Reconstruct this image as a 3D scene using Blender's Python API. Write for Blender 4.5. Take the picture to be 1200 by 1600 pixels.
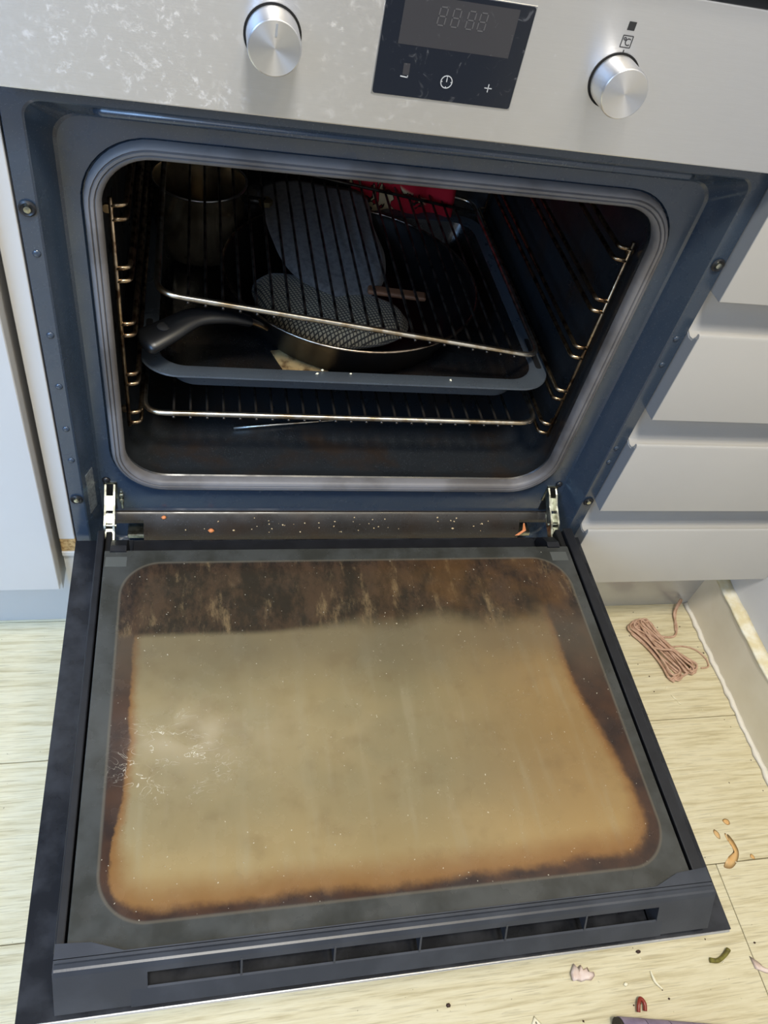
import bpy, bmesh, math, random
from mathutils import Vector, Matrix, Euler
random.seed(7)
for o in list(bpy.data.objects): bpy.data.objects.remove(o, do_unlink=True)
SC = bpy.context.scene; COL = SC.collection
PI = math.pi

# ------------------------------------------------------------------ camera
cam = bpy.data.cameras.new('camera'); cam_o = bpy.data.objects.new('camera', cam); COL.objects.link(cam_o)
cam_o.location = (-0.16728, -0.57887, 0.71144)
cam_o.rotation_euler = (0.725169, -0.174031, -0.151239)
cam.sensor_fit = 'VERTICAL'; cam.sensor_height = 36.0; cam.sensor_width = 27.0
cam.lens = 1239.4 / 1600 * 36.0
cam.clip_start = 0.01; cam.clip_end = 50
SC.camera = cam_o

# ------------------------------------------------------------------ world and lamps
def lin(c):
    return tuple(((v/255)/12.92 if v/255 <= .04045 else ((v/255+.055)/1.055)**2.4) for v in c)
w = bpy.data.worlds.new('world'); SC.world = w; w.use_nodes = True
w.node_tree.nodes['Background'].inputs[0].default_value = (.74, .84, 1.0, 1)
w.node_tree.nodes['Background'].inputs[1].default_value = .22
def area(name, loc, target, size, power, color, size_y=None):
    l = bpy.data.lights.new(name, 'AREA'); l.energy = power; l.color = color; l.size = size
    if size_y: l.shape = 'RECTANGLE'; l.size_y = size_y
    o = bpy.data.objects.new(name, l); COL.objects.link(o); o.location = loc
    o.rotation_euler = (Vector(target)-Vector(loc)).to_track_quat('-Z', 'Y').to_euler()
    return o
area('cool_left_light', (-1.05, -.95, .85), (-.62, 0, -.05), .6, 4.2, (.30, .56, 1.0), .7).data.spread = math.radians(80)  # cool light from the left, cone narrowed by hand to spare the right side
area('ceiling_lamp', (-.16, -.95, 2.35), (0, -.1, 0), .40, 36, (1.0, .96, .88))
area('front_fill', (-1.0, -2.1, 1.1), (0.1, 0, .2), 1.3, 5.0, (.93, .96, 1.0), 1.1)  # added fill from behind the camera for frame and cavity, no known window
area('ceiling_spot', (.44, -.85, 2.35), (.42, -.50, -.2), .25, 9, (1.0, .84, .55))
SC.view_settings.view_transform = 'Standard'; SC.view_settings.look = 'None'
SC.view_settings.exposure = 0.25; SC.view_settings.gamma = 1; SC.view_settings.use_curve_mapping = False

# ------------------------------------------------------------------ node helpers
class NT:
    def __init__(s, name):
        s.m = bpy.data.materials.new(name); s.m.use_nodes = True
        s.t = s.m.node_tree; s.b = s.t.nodes['Principled BSDF']; s._oc = None
    def n(s, typ, **kw):
        q = s.t.nodes.new(typ)
        for k, v in kw.items(): setattr(q, k, v)
        return q
    def put(s, sock, v):
        if isinstance(v, bpy.types.NodeSocket): s.t.links.new(v, sock)
        elif isinstance(v, tuple) and len(v) == 3 and sock.type == 'RGBA': sock.default_value = (*v, 1)
        else: sock.default_value = v
    def oc(s):
        if not s._oc: s._oc = s.n('ShaderNodeTexCoord').outputs['Object']
        return s._oc
    def math(s, op, a, b=0.0, c=0.0, clamp=False):
        q = s.n('ShaderNodeMath', operation=op, use_clamp=clamp)
        s.put(q.inputs[0], a); s.put(q.inputs[1], b)
        if op in ('MULTIPLY_ADD', 'SMOOTH_MIN'): s.put(q.inputs[2], c)
        return q.outputs[0]
    def vm(s, op, a, b=None):
        q = s.n('ShaderNodeVectorMath', operation=op); s.put(q.inputs[0], a)
        if b is not None: s.put(q.inputs[1], b)
        return q.outputs['Value'] if op == 'LENGTH' else q.outputs['Vector']
    def noise(s, scale, vec=None, stretch=(1, 1, 1), detail=4, rough=.55, dist=0.0):
        v = vec if vec is not None else s.oc()
        if stretch != (1, 1, 1): v = s.vm('MULTIPLY', v, stretch)
        q = s.n('ShaderNodeTexNoise'); s.put(q.inputs['Vector'], v)
        q.inputs['Scale'].default_value = scale; q.inputs['Detail'].default_value = detail
        q.inputs['Roughness'].default_value = rough; q.inputs['Distortion'].default_value = dist
        return q.outputs[0]
    def sep(s, v):
        q = s.n('ShaderNodeSeparateXYZ'); s.put(q.inputs[0], v); return q.outputs
    def rng(s, v, a, b, c=0.0, d=1.0):
        q = s.n('ShaderNodeMapRange'); q.interpolation_type = 'SMOOTHSTEP'
        s.put(q.inputs[0], v)
        for i, x in enumerate((a, b, c, d)): s.put(q.inputs[i+1], x)
        return q.outputs[0]
    def mix(s, f, a, b, mode='MIX'):
        q = s.n('ShaderNodeMix', data_type='RGBA', blend_type=mode)
        s.put(q.inputs[0], f); s.put(q.inputs[6], a); s.put(q.inputs[7], b)
        return q.outputs[2]
    def ramp(s, f, stops):
        q = s.n('ShaderNodeValToRGB'); s.put(q.inputs[0], f); e = q.color_ramp.elements
        while len(e) < len(stops): e.new(.5)
        for i, (p, c) in enumerate(stops): e[i].position = p; e[i].color = (*c, 1)
        return q.outputs[0]
    def bump(s, h, strength=.2, dist=.001):
        q = s.n('ShaderNodeBump'); q.inputs['Strength'].default_value = strength
        q.inputs['Distance'].default_value = dist; s.put(q.inputs['Height'], h)
        s.t.links.new(q.outputs[0], s.b.inputs['Normal'])
    def set(s, **kw):
        names = dict(color='Base Color', rough='Roughness', metal='Metallic', spec='Specular IOR Level', coat='Coat Weight',
                     coatr='Coat Roughness', ior='IOR', sheen='Sheen Weight', aniso='Anisotropic', emis='Emission Color', emi='Emission Strength')
        for k, v in kw.items(): s.put(s.b.inputs[names[k]], v)
        return s.m

def simple(name, rgb, rough=.5, metal=0, vary=0, vscale=20, rgb2=None, bump=0, bscale=200, **kw):
    t = NT(name); c = lin(rgb)
    if rgb2 or vary:
        c2 = lin(rgb2) if rgb2 else tuple(v*(1-vary) for v in c)
        col = t.mix(t.rng(t.noise(vscale), .38, .68), c, c2)
    else: col = c
    if bump: t.bump(t.noise(bscale), bump)
    return t.set(color=col, rough=rough, metal=metal, **kw)

# ------------------------------------------------------------------ mesh helpers (world coordinates)
def link(name, me, mat=None, parent=None):
    o = bpy.data.objects.new(name, me); COL.objects.link(o)
    if mat: me.materials.append(mat)
    if parent:
        o.parent = parent
        bpy.context.view_layer.update()
        o.matrix_parent_inverse = parent.matrix_world.inverted()
    return o
def mesh(name, v, f, mat=None, parent=None, smooth=False, angle=None):
    me = bpy.data.meshes.new(name); me.from_pydata([tuple(p) for p in v], [], f); me.update()
    bm = bmesh.new(); bm.from_mesh(me); bmesh.ops.recalc_face_normals(bm, faces=bm.faces); bm.to_mesh(me); bm.free()
    if smooth:
        me.polygons.foreach_set('use_smooth', [True]*len(me.polygons))
        if angle: me.set_sharp_from_angle(angle=math.radians(angle))
    return link(name, me, mat, parent)
class G:
    """collects shapes into one mesh"""
    def __init__(s): s.v = []; s.f = []
    def add(s, v, f):
        k = len(s.v); s.v += [tuple(p) for p in v]; s.f += [tuple(i+k for i in q) for q in f]; return s
    def box(s, x0, x1, y0, y1, z0, z1, bevel=0, seg=2):
        bm = bmesh.new(); bmesh.ops.create_cube(bm, size=1)
        for p in bm.verts: p.co = ((x0+x1)/2+p.co.x*(x1-x0), (y0+y1)/2+p.co.y*(y1-y0), (z0+z1)/2+p.co.z*(z1-z0))
        if bevel: bmesh.ops.bevel(bm, geom=bm.edges[:], offset=bevel, segments=seg, profile=.5, affect='EDGES')
        bm.verts.index_update(); s.add([p.co.copy() for p in bm.verts], [[q.index for q in f.verts] for f in bm.faces]); bm.free(); return s
    def loops(s, L, cap0=False, cap1=False, closed=True):
        n = len(L[0]); v = [p for l in L for p in l]; f = []
        for a in range(len(L)-1):
            for i in range(n if closed else n-1):
                j = (i+1) % n; f.append((a*n+i, a*n+j, (a+1)*n+j, (a+1)*n+i))
        if cap0: f.append(tuple(range(n)))
        if cap1: f.append(tuple(range((len(L)-1)*n, len(L)*n)))
        return s.add(v, f)
    def prism(s, poly, axis, a, b):
        def P(p, t): return (t, p[0], p[1]) if axis == 'x' else ((p[0], t, p[1]) if axis == 'y' else (p[0], p[1], t))
        return s.loops([[P(p, a) for p in poly], [P(p, b) for p in poly]], True, True)
    def tube(s, pts, r, n=8, closed=False, cap=True):
        P = [Vector(p) for p in pts]; N = len(P); L = []
        rr = r if callable(r) else (lambda t: r)
        up = None
        for i in range(N):
            if closed: t = P[(i+1) % N]-P[i-1]
            else: t = P[min(i+1, N-1)]-P[max(i-1, 0)]
            t.normalize()
            if up is None:
                a = Vector((0, 0, 1)) if abs(t.z) < .9 else Vector((1, 0, 0)); up = (a-t*a.dot(t)).normalized()
            else: up = (up-t*up.dot(t)).normalized()
            s_ = t.cross(up); R = rr(i/max(1, N-1))
            L.append([P[i]+(up*math.cos(2*PI*k/n)+s_*math.sin(2*PI*k/n))*R for k in range(n)])
        if closed: L.append(L[0])
        return s.loops(L, cap and not closed, cap and not closed)
    def lathe(s, prof, c, n=40, axis='z'):
        L = []
        for r, h in prof:
            l = []
            for k in range(n):
                a = 2*PI*k/n; x, y = r*math.cos(a), r*math.sin(a)
                l.append((c[0]+x, c[1]+y, c[2]+h) if axis == 'z' else (c[0]+x, c[1]-h, c[2]+y))
            L.append(l)
        return s.loops(L, prof[0][0] > 0 or True, True)
    def obj(s, name, mat=None, parent=None, smooth=False, angle=None):
        return mesh(name, s.v, s.f, mat, parent, smooth, angle)
def fillet(pts, r, n=6, closed=False):
    P = [Vector(p) for p in pts]; out = []; N = len(P)
    for i in range(N):
        if not closed and i in (0, N-1): out.append(P[i]); continue
        a, b, c = P[i-1], P[i], P[(i+1) % N]
        d = min(r, (a-b).length*.49, (c-b).length*.49)
        p0 = b+(a-b).normalized()*d; p1 = b+(c-b).normalized()*d
        for k in range(n+1):
            t = k/n; out.append(p0*(1-t)**2+b*2*t*(1-t)+p1*t*t)
    return out
def rr(x0, x1, z0, z1, r, n=10, y=None):
    """rounded rectangle in x-z (y given) or x-y when y is None -> 2D"""
    out = []
    for cx, cz, a0 in ((x1-r, z1-r, 0), (x0+r, z1-r, 90), (x0+r, z0+r, 180), (x1-r, z0+r, 270)):
        for k in range(n+1):
            a = math.radians(a0+90*k/n); out.append((cx+r*math.cos(a), cz+r*math.sin(a)))
    return out if y is None else [(p[0], y, p[1]) for p in out]
def thing(name, label, cat, loc=(0, 0, 0), group=None):
    o = bpy.data.objects.new(name, None); COL.objects.link(o); o.location = loc; o.empty_display_size = .05
    o['label'] = label; o['category'] = cat
    if group: o['group'] = group
    return o
def tag(o, label, cat, group=None, kind=None):
    o['label'] = label; o['category'] = cat
    if group: o['group'] = group
    if kind: o['kind'] = kind
    return o
def struct(o, label=None):
    o['kind'] = 'structure'
    if label: o['label'] = label
    return o
def copy_part(o, parent, loc=None):
    c = o.copy(); COL.objects.link(c); c.parent = parent; c.matrix_parent_inverse = o.matrix_parent_inverse.copy()
    if loc is not None: c.location = loc
    return c
def smoothpath(P, n=8):
    P = [Vector(p) for p in P]; out = []
    for i in range(len(P)-1):
        a = P[max(i-1, 0)]; b = P[i]; c = P[i+1]; d = P[min(i+2, len(P)-1)]
        for k in range(n):
            t = k/n
            out.append(.5*((2*b)+(c-a)*t+(2*a-5*b+4*c-d)*t*t+(3*b-a-3*c+d)*t**3))
    out.append(P[-1]); return out

# ------------------------------------------------------------------ materials
def m_enamel(name, rgb, rough=.28, grime=.0, spec=.55):
    t = NT(name)
    sp = t.rng(t.noise(900, detail=1), .66, .74)
    blot = t.rng(t.noise(18), .45, .75)
    c = t.mix(t.math('MULTIPLY', sp, .22), lin(rgb), lin((150, 158, 165)))
    if grime: c = t.mix(t.math('MULTIPLY', blot, grime), c, lin((52, 40, 30)))
    r = t.rng(t.noise(30), .3, .7, rough-.06, rough+.12)
    t.bump(t.noise(60, detail=2), .03)
    return t.set(color=c, rough=r, spec=spec)
MAT = {}
MAT['enamel'] = m_enamel('enamel_slate', (50, 63, 79), .20, 0, .85)
MAT['cavity'] = m_enamel('cavity_enamel', (38, 41, 44), .32, .8)
MAT['sill'] = m_enamel('sill_burnt', (48, 44, 40), .3, .9)
def m_steel():
    t = NT('brushed_steel')
    v = t.oc()
    br = t.noise(60, v, (1, 30, 30), 3)
    sm = t.rng(t.noise(150, detail=10, rough=.8, dist=.3), .52, .68)
    sm2 = t.rng(t.noise(7, detail=3), .35, .65)
    x = t.sep(v)[0]
    left = t.rng(x, .12, -.25, .25, 1.0)
    f = t.math('MULTIPLY', t.math('MULTIPLY', sm, sm2), left)
    spots = t.rng(t.noise(230, detail=2), .69, .74)
    f2 = t.math('MAXIMUM', t.math('MULTIPLY', f, .4), t.math('MULTIPLY', spots, .5))
    c = t.mix(t.math('MULTIPLY', br, .3), lin((222, 223, 226)), lin((197, 198, 201)))
    c = t.mix(f2, c, lin((225, 226, 230)))
    t.bump(br, .04)
    cz = t.n('ShaderNodeCombineXYZ'); cz.inputs[2].default_value = 1.0; t.t.links.new(cz.outputs[0], t.b.inputs['Tangent'])
    return t.set(color=c, rough=t.math('MULTIPLY_ADD', f, .2, .36), metal=t.math('MULTIPLY_ADD', f2, -.6, .9), aniso=.8)
MAT['steel'] = m_steel()
MAT['chrome'] = simple('knob_rim_metal', (205, 205, 206), .3, 1)
def m_knob():
    t = NT('turned_knob_metal')
    tg = t.n('ShaderNodeTangent', direction_type='RADIAL', axis='Y'); t.t.links.new(tg.outputs[0], t.b.inputs['Tangent'])
    t.b.inputs['Anisotropic Rotation'].default_value = .25
    return t.set(color=lin((236, 236, 238)), rough=.38, metal=1.0, aniso=.75)
MAT['knob'] = m_knob()
MAT['zinc'] = simple('zinc_hinge', (196, 199, 186), .3, 1, rgb2=(140, 140, 126), vscale=150)
MAT['black_plastic'] = simple('black_plastic', (30, 31, 35), .38, 0, .3, 60)
MAT['rubber'] = simple('gasket_rubber', (122, 120, 121), .5, 0, rgb2=(94, 90, 88), vscale=14, bump=.1)
MAT['trim'] = simple('trim_plastic', (50, 54, 62), .36, 0, rgb2=(60, 64, 72), vscale=25, bump=.05, bscale=500)
MAT['black_glass'] = simple('black_glass', (24, 26, 31), .22, 0, rgb2=(48, 50, 55), vscale=28)
MAT['void'] = simple('dark_recess', (4, 4, 5), .8)  # near-black that paints shade into slots, pockets and openings
MAT['white_lam'] = simple('white_laminate', (200, 199, 197), .36, 0, .03, 6, spec=.4)
MAT['white_lam_dim'] = simple('dimmed_white_laminate', (184, 182, 178), .36, 0, .03, 6, spec=.4)  # same white laminate, darkened for the weaker light on the right
MAT['edge_grey'] = simple('plain_grey', (150, 153, 157), .5)
MAT['plinth'] = simple('plinth_grey', (200, 202, 206), .3, .35, .1, 12)
MAT['display'] = None
def m_display():
    t = NT('display_glass'); sm = t.rng(t.noise(110, detail=6, dist=1), .6, .75)
    c = t.mix(t.math('MULTIPLY', sm, .35), lin((28, 32, 41)), lin((120, 122, 128)))
    return t.set(color=c, rough=t.math('MULTIPLY_ADD', sm, .3, .12))
MAT['display'] = m_display()
def m_screen():
    t = NT('display_window'); sm = t.rng(t.noise(130, detail=6, dist=1), .6, .75)
    c = t.mix(t.math('MULTIPLY', sm, .3), lin((62, 61, 64)), lin((130, 130, 134)))
    return t.set(color=c, rough=.2)
MAT['screen'] = m_screen()
MAT['ghost'] = simple('ghost_digit', (92, 91, 93), .3)
MAT['print_white'] = simple('printed_white', (196, 198, 202), .4)
MAT['print_dark'] = simple('printed_dark', (44, 44, 46), .4)
MAT['wire'] = simple('rack_wire_chrome', (226, 222, 212), .3, 1, rgb2=(176, 158, 130), vscale=60)
MAT['wire_dark'] = simple('rack_wire_burnt', (96, 90, 84), .36, .85, rgb2=(34, 30, 27), vscale=70)
MAT['rail_wire'] = simple('shelf_support_wire', (190, 168, 138), .28, 1, rgb2=(96, 72, 52), vscale=90)
MAT['tray'] = m_enamel('tray_enamel', (68, 75, 82), .3, .15)
MAT['tray_burnt_shade'] = m_enamel('tray_burnt_shade', (24, 26, 28), .22, .6)  # burnt enamel with the frying pan's shade put into the colour
MAT['pan'] = simple('pan_black', (13, 13, 14), .34, 0, rgb2=(24, 23, 22), vscale=40)
MAT['pan_rim'] = simple('pan_rim_metal', (178, 164, 148), .3, 1, rgb2=(104, 92, 80), vscale=60)
MAT['handle'] = simple('pan_handle', (14, 15, 17), .36)
MAT['pot'] = simple('pot_steel', (226, 210, 180), .22, .85, rgb2=(150, 130, 100), vscale=30)

def m_glass():
    t = NT('stained_inner_glass'); v = t.oc()
    warp = t.math('ADD', t.math('MULTIPLY', t.math('SUBTRACT', t.noise(14, detail=5), .5), .014), t.math('MULTIPLY', t.math('SUBTRACT', t.noise(75, detail=6, rough=.7), .5), .010))
    # rounded-rectangle distance of the see-through window in the print
    p = t.vm('SUBTRACT', v, (.0005, -.2345, 0)); p = t.vm('MULTIPLY', p, (1, 1, 0))
    q = t.vm('SUBTRACT', t.vm('ABSOLUTE', p), (.2435-.04, .1710-.04, 0))
    s = t.sep(q)
    outer = t.vm('LENGTH', t.vm('MAXIMUM', t.vm('MULTIPLY', q, (1, 1, 0)), (0, 0, 0)))
    inner = t.math('MINIMUM', t.math('MAXIMUM', s[0], s[1]), 0.0)
    d = t.math('SUBTRACT', t.math('ADD', outer, inner), .04)       # <0 inside
    xyz = t.sep(v); x, y = xyz[0], xyz[1]
    # burnt border: wide on the right near the hinge, thin elsewhere
    wr = t.math('MULTIPLY', t.rng(x, .10, .25), t.rng(y, -.36, -.18, .006, .040))
    wl = t.math('MULTIPLY', t.rng(x, -.19, -.235), t.rng(y, -.38, -.28, .002, .013))
    dw = t.math('ADD', t.math('ADD', d, warp), t.math('ADD', wr, wl))
    tan = t.mix(t.rng(t.noise(9, detail=3), .35, .65), lin((160, 143, 106)), lin((144, 131, 99)))
    tan = t.mix(t.math('MULTIPLY', t.rng(x, .02, .2), .6), tan, lin((158, 120, 68)))
    tan = t.mix(t.math('MULTIPLY', t.rng(y, -.30, -.40), .45), tan, lin((196, 164, 108)))
    streak = t.noise(60, v, (1, .12, 1), 4)
    tan = t.mix(t.math('MULTIPLY', t.rng(streak, .5, .75), .3), tan, lin((174, 163, 134)))
    tan = t.mix(t.math('MULTIPLY', t.rng(t.noise(45, detail=6), .5, .75), .25), tan, lin((118, 94, 62)))
    brown = t.mix(t.rng(t.noise(34, detail=6), .35, .7), lin((78, 55, 42)), lin((54, 41, 36)))
    orange = lin((138, 94, 50))
    near = t.rng(y, -.33, -.40, .0, .026)
    c = t.mix(t.math('MULTIPLY', t.rng(dw, t.math('SUBTRACT', t.math('MULTIPLY_ADD', t.rng(x, -.20, -.24), .010, -.022), near), -.006), .85), tan, orange)
    lw = t.rng(x, -.20, -.24)
    c = t.mix(t.rng(dw, t.math('MULTIPLY_ADD', lw, .0065, t.math('MULTIPLY_ADD', near, -.05, -.012)), -.003), c, brown)
    c = t.mix(1.0, c, (.80, .79, .74), 'MULTIPLY')
    # burnt residue in an overall darker zone towards the hinge side
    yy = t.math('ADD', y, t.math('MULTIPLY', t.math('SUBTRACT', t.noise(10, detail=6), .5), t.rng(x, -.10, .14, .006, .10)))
    residue_dark = t.mix(t.rng(t.noise(30, v, (1, .5, 1), 9, .78), .42, .60), lin((36, 32, 29)), lin((70, 54, 42)))
    residue_dark = t.mix(t.math('MULTIPLY', t.rng(t.noise(46, v, (1, .3, 1), 7, .75), .53, .70), .75), residue_dark, lin((136, 114, 82)))
    residue_dark = t.mix(t.math('MULTIPLY', t.rng(t.noise(13, detail=5), .50, .68), t.rng(x, -.05, .12, .05, .5)), residue_dark, lin((104, 74, 42)))
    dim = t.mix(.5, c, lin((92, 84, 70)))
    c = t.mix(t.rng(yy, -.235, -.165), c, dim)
    c = t.mix(t.math('MULTIPLY', t.rng(yy, -.156, t.rng(x, -.1, .1, -.147, -.115)), .9), c, residue_dark)
    # scratches, their sparkle painted pale within one patch, and flecks
    sc = t.rng(t.math('ABSOLUTE', t.math('SUBTRACT', t.noise(70, v, (.5, 1, 1), 2, .5, 2.0), .5)), .010, .003)
    pat = t.rng(t.vm('LENGTH', t.vm('MULTIPLY', t.vm('SUBTRACT', v, (-.19, -.275, .034)), (1, 1.3, 0))), .07, .01)
    fl = t.rng(t.noise(420, detail=1), .77, .79)
    f = t.math('MAXIMUM', t.math('MULTIPLY', sc, t.math('MULTIPLY', pat, t.rng(t.noise(30), .4, .6))), t.math('MULTIPLY', fl, .7))
    c = t.mix(f, c, lin((226, 218, 196)))
    # printed border of the glass, outside the window
    edge = t.mix(t.rng(t.noise(30), .35, .7), lin((70, 71, 68)), lin((54, 54, 49)))
    c = t.mix(t.rng(d, -.003, .002), c, edge)
    lip = t.math('MULTIPLY', t.rng(t.math('ABSOLUTE', d), .0018, .0003), .22)
    c = t.mix(lip, c, lin((140, 130, 110)))
    r = t.rng(t.noise(35, detail=6), .3, .75, .16, .34)
    t.bump(t.noise(120, detail=5), .03)
    return t.set(color=c, rough=r, spec=.5)
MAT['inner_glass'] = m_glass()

def m_floor():
    t = NT('floor_wood_plank'); v = t.oc()
    oi = t.n('ShaderNodeObjectInfo').outputs['Random']
    off = t.n('ShaderNodeCombineXYZ'); t.put(off.inputs[0], t.math('MULTIPLY', oi, 7.0)); t.put(off.inputs[2], t.math('MULTIPLY', oi, 3.0))
    p = t.vm('ADD', v, off.outputs[0])
    g = t.noise(11, p, (1, 16, 1), 7, .62, .25)
    g2 = t.noise(26, p, (1, 24, 1), 4, .55, .1)
    c = t.ramp(g, [(.30, lin((186, 174, 138))), (.45, lin((212, 202, 168))), (.58, lin((222, 214, 184))), (.75, lin((200, 190, 158)))])
    c = t.mix(t.math('MULTIPLY', t.rng(g2, .52, .68), .5), c, lin((170, 160, 130)))
    sp = t.rng(t.noise(170, detail=2), .735, .765)
    c = t.mix(t.math('MULTIPLY', sp, .6), c, lin((96, 84, 66)))
    t.bump(g2, .06)
    return t.set(color=c, rough=.42, spec=.4)
MAT['floor'] = m_floor()
MAT['wall'] = simple('wall_paint', (222, 222, 224), .6, 0, .03, 8, bump=.08, bscale=120)
MAT['base_tile'] = simple('skirting_tile', (236, 229, 212), .4, 0, rgb2=(226, 218, 198), vscale=9)
MAT['caulk'] = simple('caulk', (236, 232, 222), .6, bump=.3, bscale=150)
MAT['ledge'] = simple('skirting_ledge', (244, 240, 222), .6, 0, rgb2=(228, 214, 172), vscale=40, bump=.4, bscale=160)
MAT['worktop'] = simple('worktop_dark', (52, 50, 48), .4)
MAT['chip'] = simple('bare_chipboard', (190, 160, 110), .9, 0, rgb2=(130, 98, 56), vscale=220, bump=.8, bscale=300)

# ================================================================== setting
ZF = -.245; ZW = .617
SEAM = [.0530-.1965*k for k in range(-1, 10)]
floor = struct(G().box(-1.6, ZW+.02, SEAM[-1], .30, ZF-.03, ZF-.0035).obj('floor', simple('floor_base', (96, 88, 72), .8)), 'pale cream wood plank floor')
butts = {3: [-1.1, .470], 0: [-.9, .15], 1: [-.25, .9], 2: [-.05], 4: [-.6, .1], 5: [-.2], 6: [.3], 7: [-.5], 8: [.1], 9: [-.3]}
for k in range(len(SEAM)-1):
    y1, y0 = SEAM[k], SEAM[k+1]
    xs = [-1.6]+[b for b in butts.get(k, [0]) if -1.6 < b < .58]+[.598]
    for a, b in zip(xs[:-1], xs[1:]):
        bm = G().box(-(b-a)/2+.0005, (b-a)/2-.0005, -(y1-y0)/2+.0005, (y1-y0)/2-.0005, -.006, 0, .0006, 1)
        pl = bm.obj('plank', MAT['floor'], floor); pl.location = ((a+b)/2, (y0+y1)/2, ZF)
struct(G().box(ZW, ZW+.08, -1.7, .62, ZF-.03, 1.9).obj('wall_right', MAT['wall']), 'white painted wall beside the drawers')
base = struct(G().box(.600, ZW, -1.7, .30, ZF, -.1575, .001, 1).obj('baseboard_right', MAT['base_tile']), 'beige skirting along the right wall')
# rough ledge on top of the skirting and the caulk bead at its foot
v = []; n = 90; L = []
for i in range(n):
    y = -1.0+i*(1.29/(n-1)); j = random.uniform(-.0012, .0012); h = random.uniform(.001, .003)
    L.append([(.5985+j, y, -.1578), (.601+j, y, -.156+h*.3), (.609, y, -.155+h), (ZW, y, -.153+h), (ZW, y, -.158)])
G().loops(L, True, True).obj('ledge', MAT['ledge'], base, True)
L = []
for i in range(n):
    y = -.9+i*(.951/(n-1)); j = random.uniform(.005, .0085); h = random.uniform(.003, .006)
    L.append([(.6, y, ZF), (.6-j, y, ZF+.0003), (.6-j*.6, y, ZF+h*.6), (.6, y, ZF+h)])
G().loops(L, True, True).obj('caulk_bead', MAT['caulk'], base, True)
struct(G().box(-1.6, ZW+.08, .60, .66, ZF-.03, 1.9).obj('wall_back', MAT['wall']), 'white wall behind the kitchen units')

# ================================================================== cabinets
# --- drawers right of the oven
DX0, DX1 = .2980, .6145
dr = thing('drawer_unit', 'white drawer unit with four handleless fronts right of the oven', 'drawer unit', (.457, .28, ZF))
G().box(DX0, DX1, .0235, .56, -.083, .585).obj('body', MAT['white_lam'], dr)
PITCH = .1464
for k in range(4):
    zb = .3536-PITCH*k; top = zb+PITCH-.0015; zl = zb+.1092
    if k == 0: zl = zb+.24-.0355; top = .585
    F = -.0162
    poly = [(F, zb+.0010), (F+.001, zb), (.022, zb), (.022, top), (.0095, top), (.0090, zl+.012), (.0070, zl-.001), (.0030, zl-.0075),
            (-.0030, zl-.0100), (-.0085, zl-.0090), (-.0112, zl-.0050), (-.0120, zl-.0010), (-.0132, zl), (-.0150, zl-.0006), (F, zl-.0030)]
    d = G().prism(poly, 'x', DX0, DX1).obj('drawer_front', MAT['white_lam_dim'], dr, True, 35)
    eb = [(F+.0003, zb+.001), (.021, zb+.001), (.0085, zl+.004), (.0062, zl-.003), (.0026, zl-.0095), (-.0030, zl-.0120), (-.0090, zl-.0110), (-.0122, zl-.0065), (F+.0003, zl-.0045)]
    e = G().prism(eb, 'x', DX0-.0006, DX0).obj('end_plate', MAT['edge_grey'], d)  # thin grey plate on the left end, darker than the front
G().box(DX0, .600, .052, .068, ZF, -.09).obj('plinth', MAT['plinth'], dr)
# --- housing of the oven
ho = thing('oven_housing', 'white cabinet frame built around the oven, its left edge chipped', 'cabinet', (0, .28, ZF))
sp = G().box(-.3145, -.2985, .000, .56, -.005, .60, .0006, 1).box(-.3145, -.2985, .0035, .56, -.100, -.005).obj('side_panel', MAT['white_lam'], ho)
G().box(-.3146, -.2984, .0005, .0040, -.0270, -.0055, .0008, 1).obj('chipped_edge', MAT['chip'], sp)
G().box(-.3147, -.2984, -.0005, .0040, -.0345, -.0272, .0006, 1).obj('edging', MAT['white_lam'], sp)
G().box(-.2984, .2976, .012, .56, -.100, -.045).obj('base_panel', MAT['white_lam'], ho)
G().box(-.2984, .2976, .012, .06, .5865, .60).obj('top_rail', MAT['worktop'], ho)  # dark colour paints the shadow gap under the worktop
G().box(-.3145, .2976, .056, .072, ZF, -.101).obj('plinth', MAT['white_lam'], ho)
# --- cupboard left of the oven
cu = thing('cupboard', 'white cupboard with flat door left of the oven', 'cupboard', (-.6, .28, ZF))
G().box(-.92, -.3215, .0005, .56, -.0995, .60).obj('carcass', MAT['white_lam'], cu)
G().box(-.91, -.3200, -.0180, -.0005, -.0735, .585, .0008, 1).obj('door', MAT['white_lam'], cu)
G().box(-.92, -.3155, .056, .072, ZF, -.1).obj('plinth', MAT['white_lam'], cu)
tag(G().box(-.95, ZW, -.036, .60, .602, .640, .003).obj('worktop', MAT['worktop']), 'dark worktop running above the oven and the drawers', 'worktop')

# ================================================================== oven
CX = -.003                                       # centre line of the cavity
oven = thing('oven', 'built-in oven with steel control panel and its greasy door hanging open', 'oven', (0, .25, -.043))
# --- front frame: flange, recess wall, inner face up to the cavity mouth
MX0, MX1, MZ0, MZ1, MR = CX-.2395, CX+.2395, .0600, .4165, .043
g = G()
NR = 10
L = [rr(-.2968, .2958, -.0420, .4790, .001, NR, .0100),
     rr(-.2968, .2958, -.0420, .4790, .001, NR, .0005), rr(-.2963, .2953, -.0415, .4785, .001, NR, 0),
     rr(-.2835, .2815, -.0400, .4615, .012, NR, 0), rr(-.2820, .2800, -.0390, .4600, .012, NR, .0010),
     rr(-.2705, .2680, -.0380, .4425, .020, NR, .0285), rr(-.2680, .2655, -.0370, .4405, .020, NR, .0300),
     rr(MX0-.014, MX1+.014, MZ0-.013, MZ1+.013, MR+.013, NR, .0300), rr(MX0-.0125, MX1+.0125, MZ0-.0115, MZ1+.0115, MR+.012, NR, .0330),
     rr(MX0, MX1, MZ0, MZ1, MR, NR, .0330)]
g.loops(L)
g.obj('frame', MAT['enamel'], oven, True, 16)
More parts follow.
